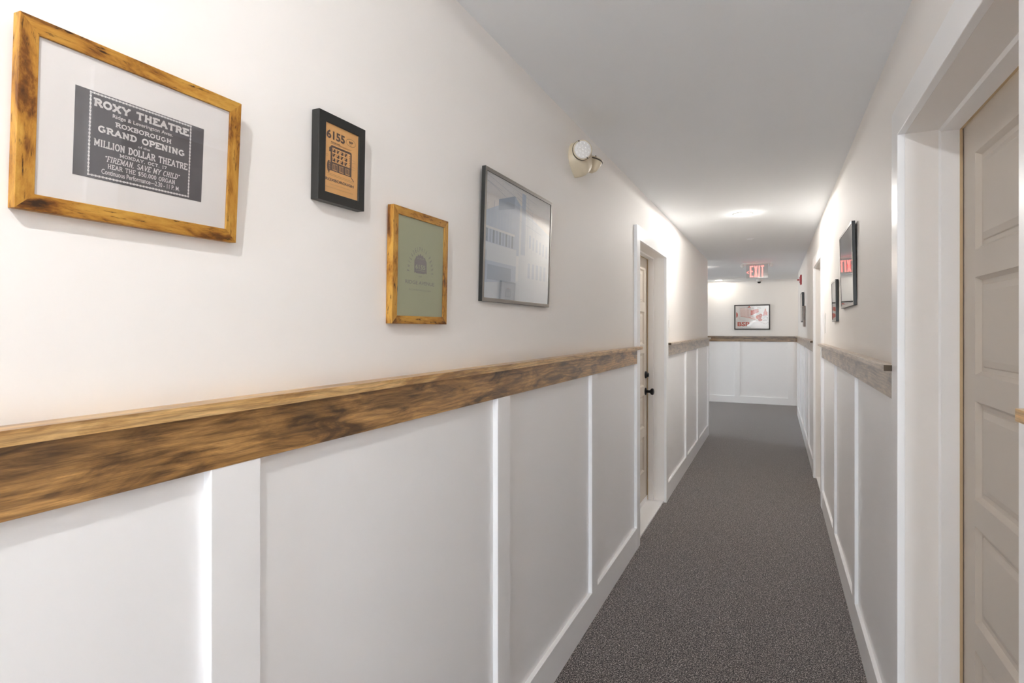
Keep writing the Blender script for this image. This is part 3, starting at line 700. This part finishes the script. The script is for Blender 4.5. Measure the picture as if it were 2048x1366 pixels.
for x, n in ((-.20, (-.35, -.2, .6)), (.19, (.35, -.2, .6))):
    Mh = aim(n, (x, .182, .015))
    o = obj('lamp_head', lathe(bmesh.new(), [(0, -.03), (.018, -.026), (.025, -.008), (.026, .006), (.023, .008)], 28), M_plastic, ex, smooth=True, mw=Mh)
    obj('lens', lathe(bmesh.new(), [(.023, .006), (.015, .010), (0, .012)], 28), M_lens, o, smooth=True)
obj('lamp_arm', boxes((-.20, .20, .206, .222, -.006, .006)), M_plastic, ex, bevel=.002)

# fire alarm, camera dome, sprinkler, switches
r = tag(empty('fire_alarm', frame_of('right', 9.45, 2.145, WR)), 'red fire alarm horn with pale strobe high on the far right wall', 'fire alarm')
obj('housing', boxes((-.058, .058, 0, .145, 0, .022)), M_red, r, bevel=.004); obj('strobe_lens', boxes((-.038, .038, .025, .12, .022, .034)), M_strobe, r, bevel=.006)
obj('strobe_bulb', boxes((-.012, .012, .062, .084, .034, .060)), M_red, r, bevel=.003)
r = tag(empty('security_camera', Matrix.Translation((-.275, 11.93, H))), 'small white dome camera with a black eye on the ceiling before the end wall', 'camera')
obj('base_ring', lathe(bmesh.new(), [(0, 0), (.056, 0), (.056, -.018), (.050, -.032), (.036, -.044), (.034, -.046)], 36), M_plastic, r, smooth=True)
obj('dome', lathe(bmesh.new(), [(.034, -.044), (.034, -.050), (.030, -.064), (.018, -.075), (0, -.079)], 36), mat('black_dome', '120d0a', .15, .6), r, smooth=True)
r = tag(obj('sprinkler_cover', lathe(bmesh.new(), [(0, 0), (.036, 0), (.036, -.004), (.024, -.006), (.022, -.012), (0, -.013)], 32), M_ceil, None, smooth=True), 'small round white sprinkler cover on the ceiling before the EXIT sign', 'sprinkler')
r.location = (-.241, 6.53, H)
for side, y, wl, lb in (('left', 5.06, WL, 'white light switch plate just beyond the left door'), ('right', 5.09, WR, 'white light switch plate just before the far right doorway')):
    r = tag(empty('light_switch', frame_of(side, y, 1.445, wl)), lb, 'light switch')
    obj('plate', boxes((-.038, .038, 0, .155, 0, .006)), M_plastic, r, bevel=.002); obj('rocker', boxes((-.017, .017, .045, .110, .006, .010)), M_white, r, bevel=.001)

# ------------------------------------------------------------------ recessed downlights
HALL = (1.0, 0.92, 0.80)
LAMPS = [(-.24, -.30, .88, 'recessed downlight above the viewpoint', WARM), (-.243, 5.09, .78, 'round recessed downlight in the middle of the corridor ceiling', (1.0, .965, .91)),
         (-1.005, 11.80, .16, 'round recessed downlight close to the end wall', HALL), (-1.02, 9.23, .42, 'recessed downlight mostly hidden behind the far left corner', HALL),
         (-3.4, 10.5, .6, 'recessed downlight in the crossing hall to the left', HALL), (1.3, 11.45, .35, 'recessed downlight in the crossing hall to the right', HALL)]
for x, y, k, lb, lc in LAMPS:
    r = tag(empty('recessed_downlight', Matrix.Translation((x, y, H))), lb, 'ceiling light', 'recessed ceiling downlights')
    obj('trim_ring', lathe(bmesh.new(), [(.064, 0), (.080, 0), (.080, -.003), (.070, -.006), (.062, -.004)], 40), M_plastic, r, smooth=True)
    obj('diffuser', lathe(bmesh.new(), [(.064, -.003), (.05, -.0045), (0, -.005)], 40), M_lampglow, r, smooth=True)
    for kind, part in (('SPOT', .93), ('POINT', .07)):
        ld = bpy.data.lights.new('downlight_source', kind); ld.shadow_soft_size = .02; ld.energy = LAMP_W * k * part; ld.color = lc
        if kind == 'SPOT': ld.spot_size = R(179); ld.spot_blend = .02
        lo = bpy.data.objects.new('downlight_source', ld); C.objects.link(lo); lo.parent = r; lo.location = (0, 0, -.026)
for o in list(bpy.data.objects):
    for k in ('_w', '_h'):
        if k in o: del o[k]
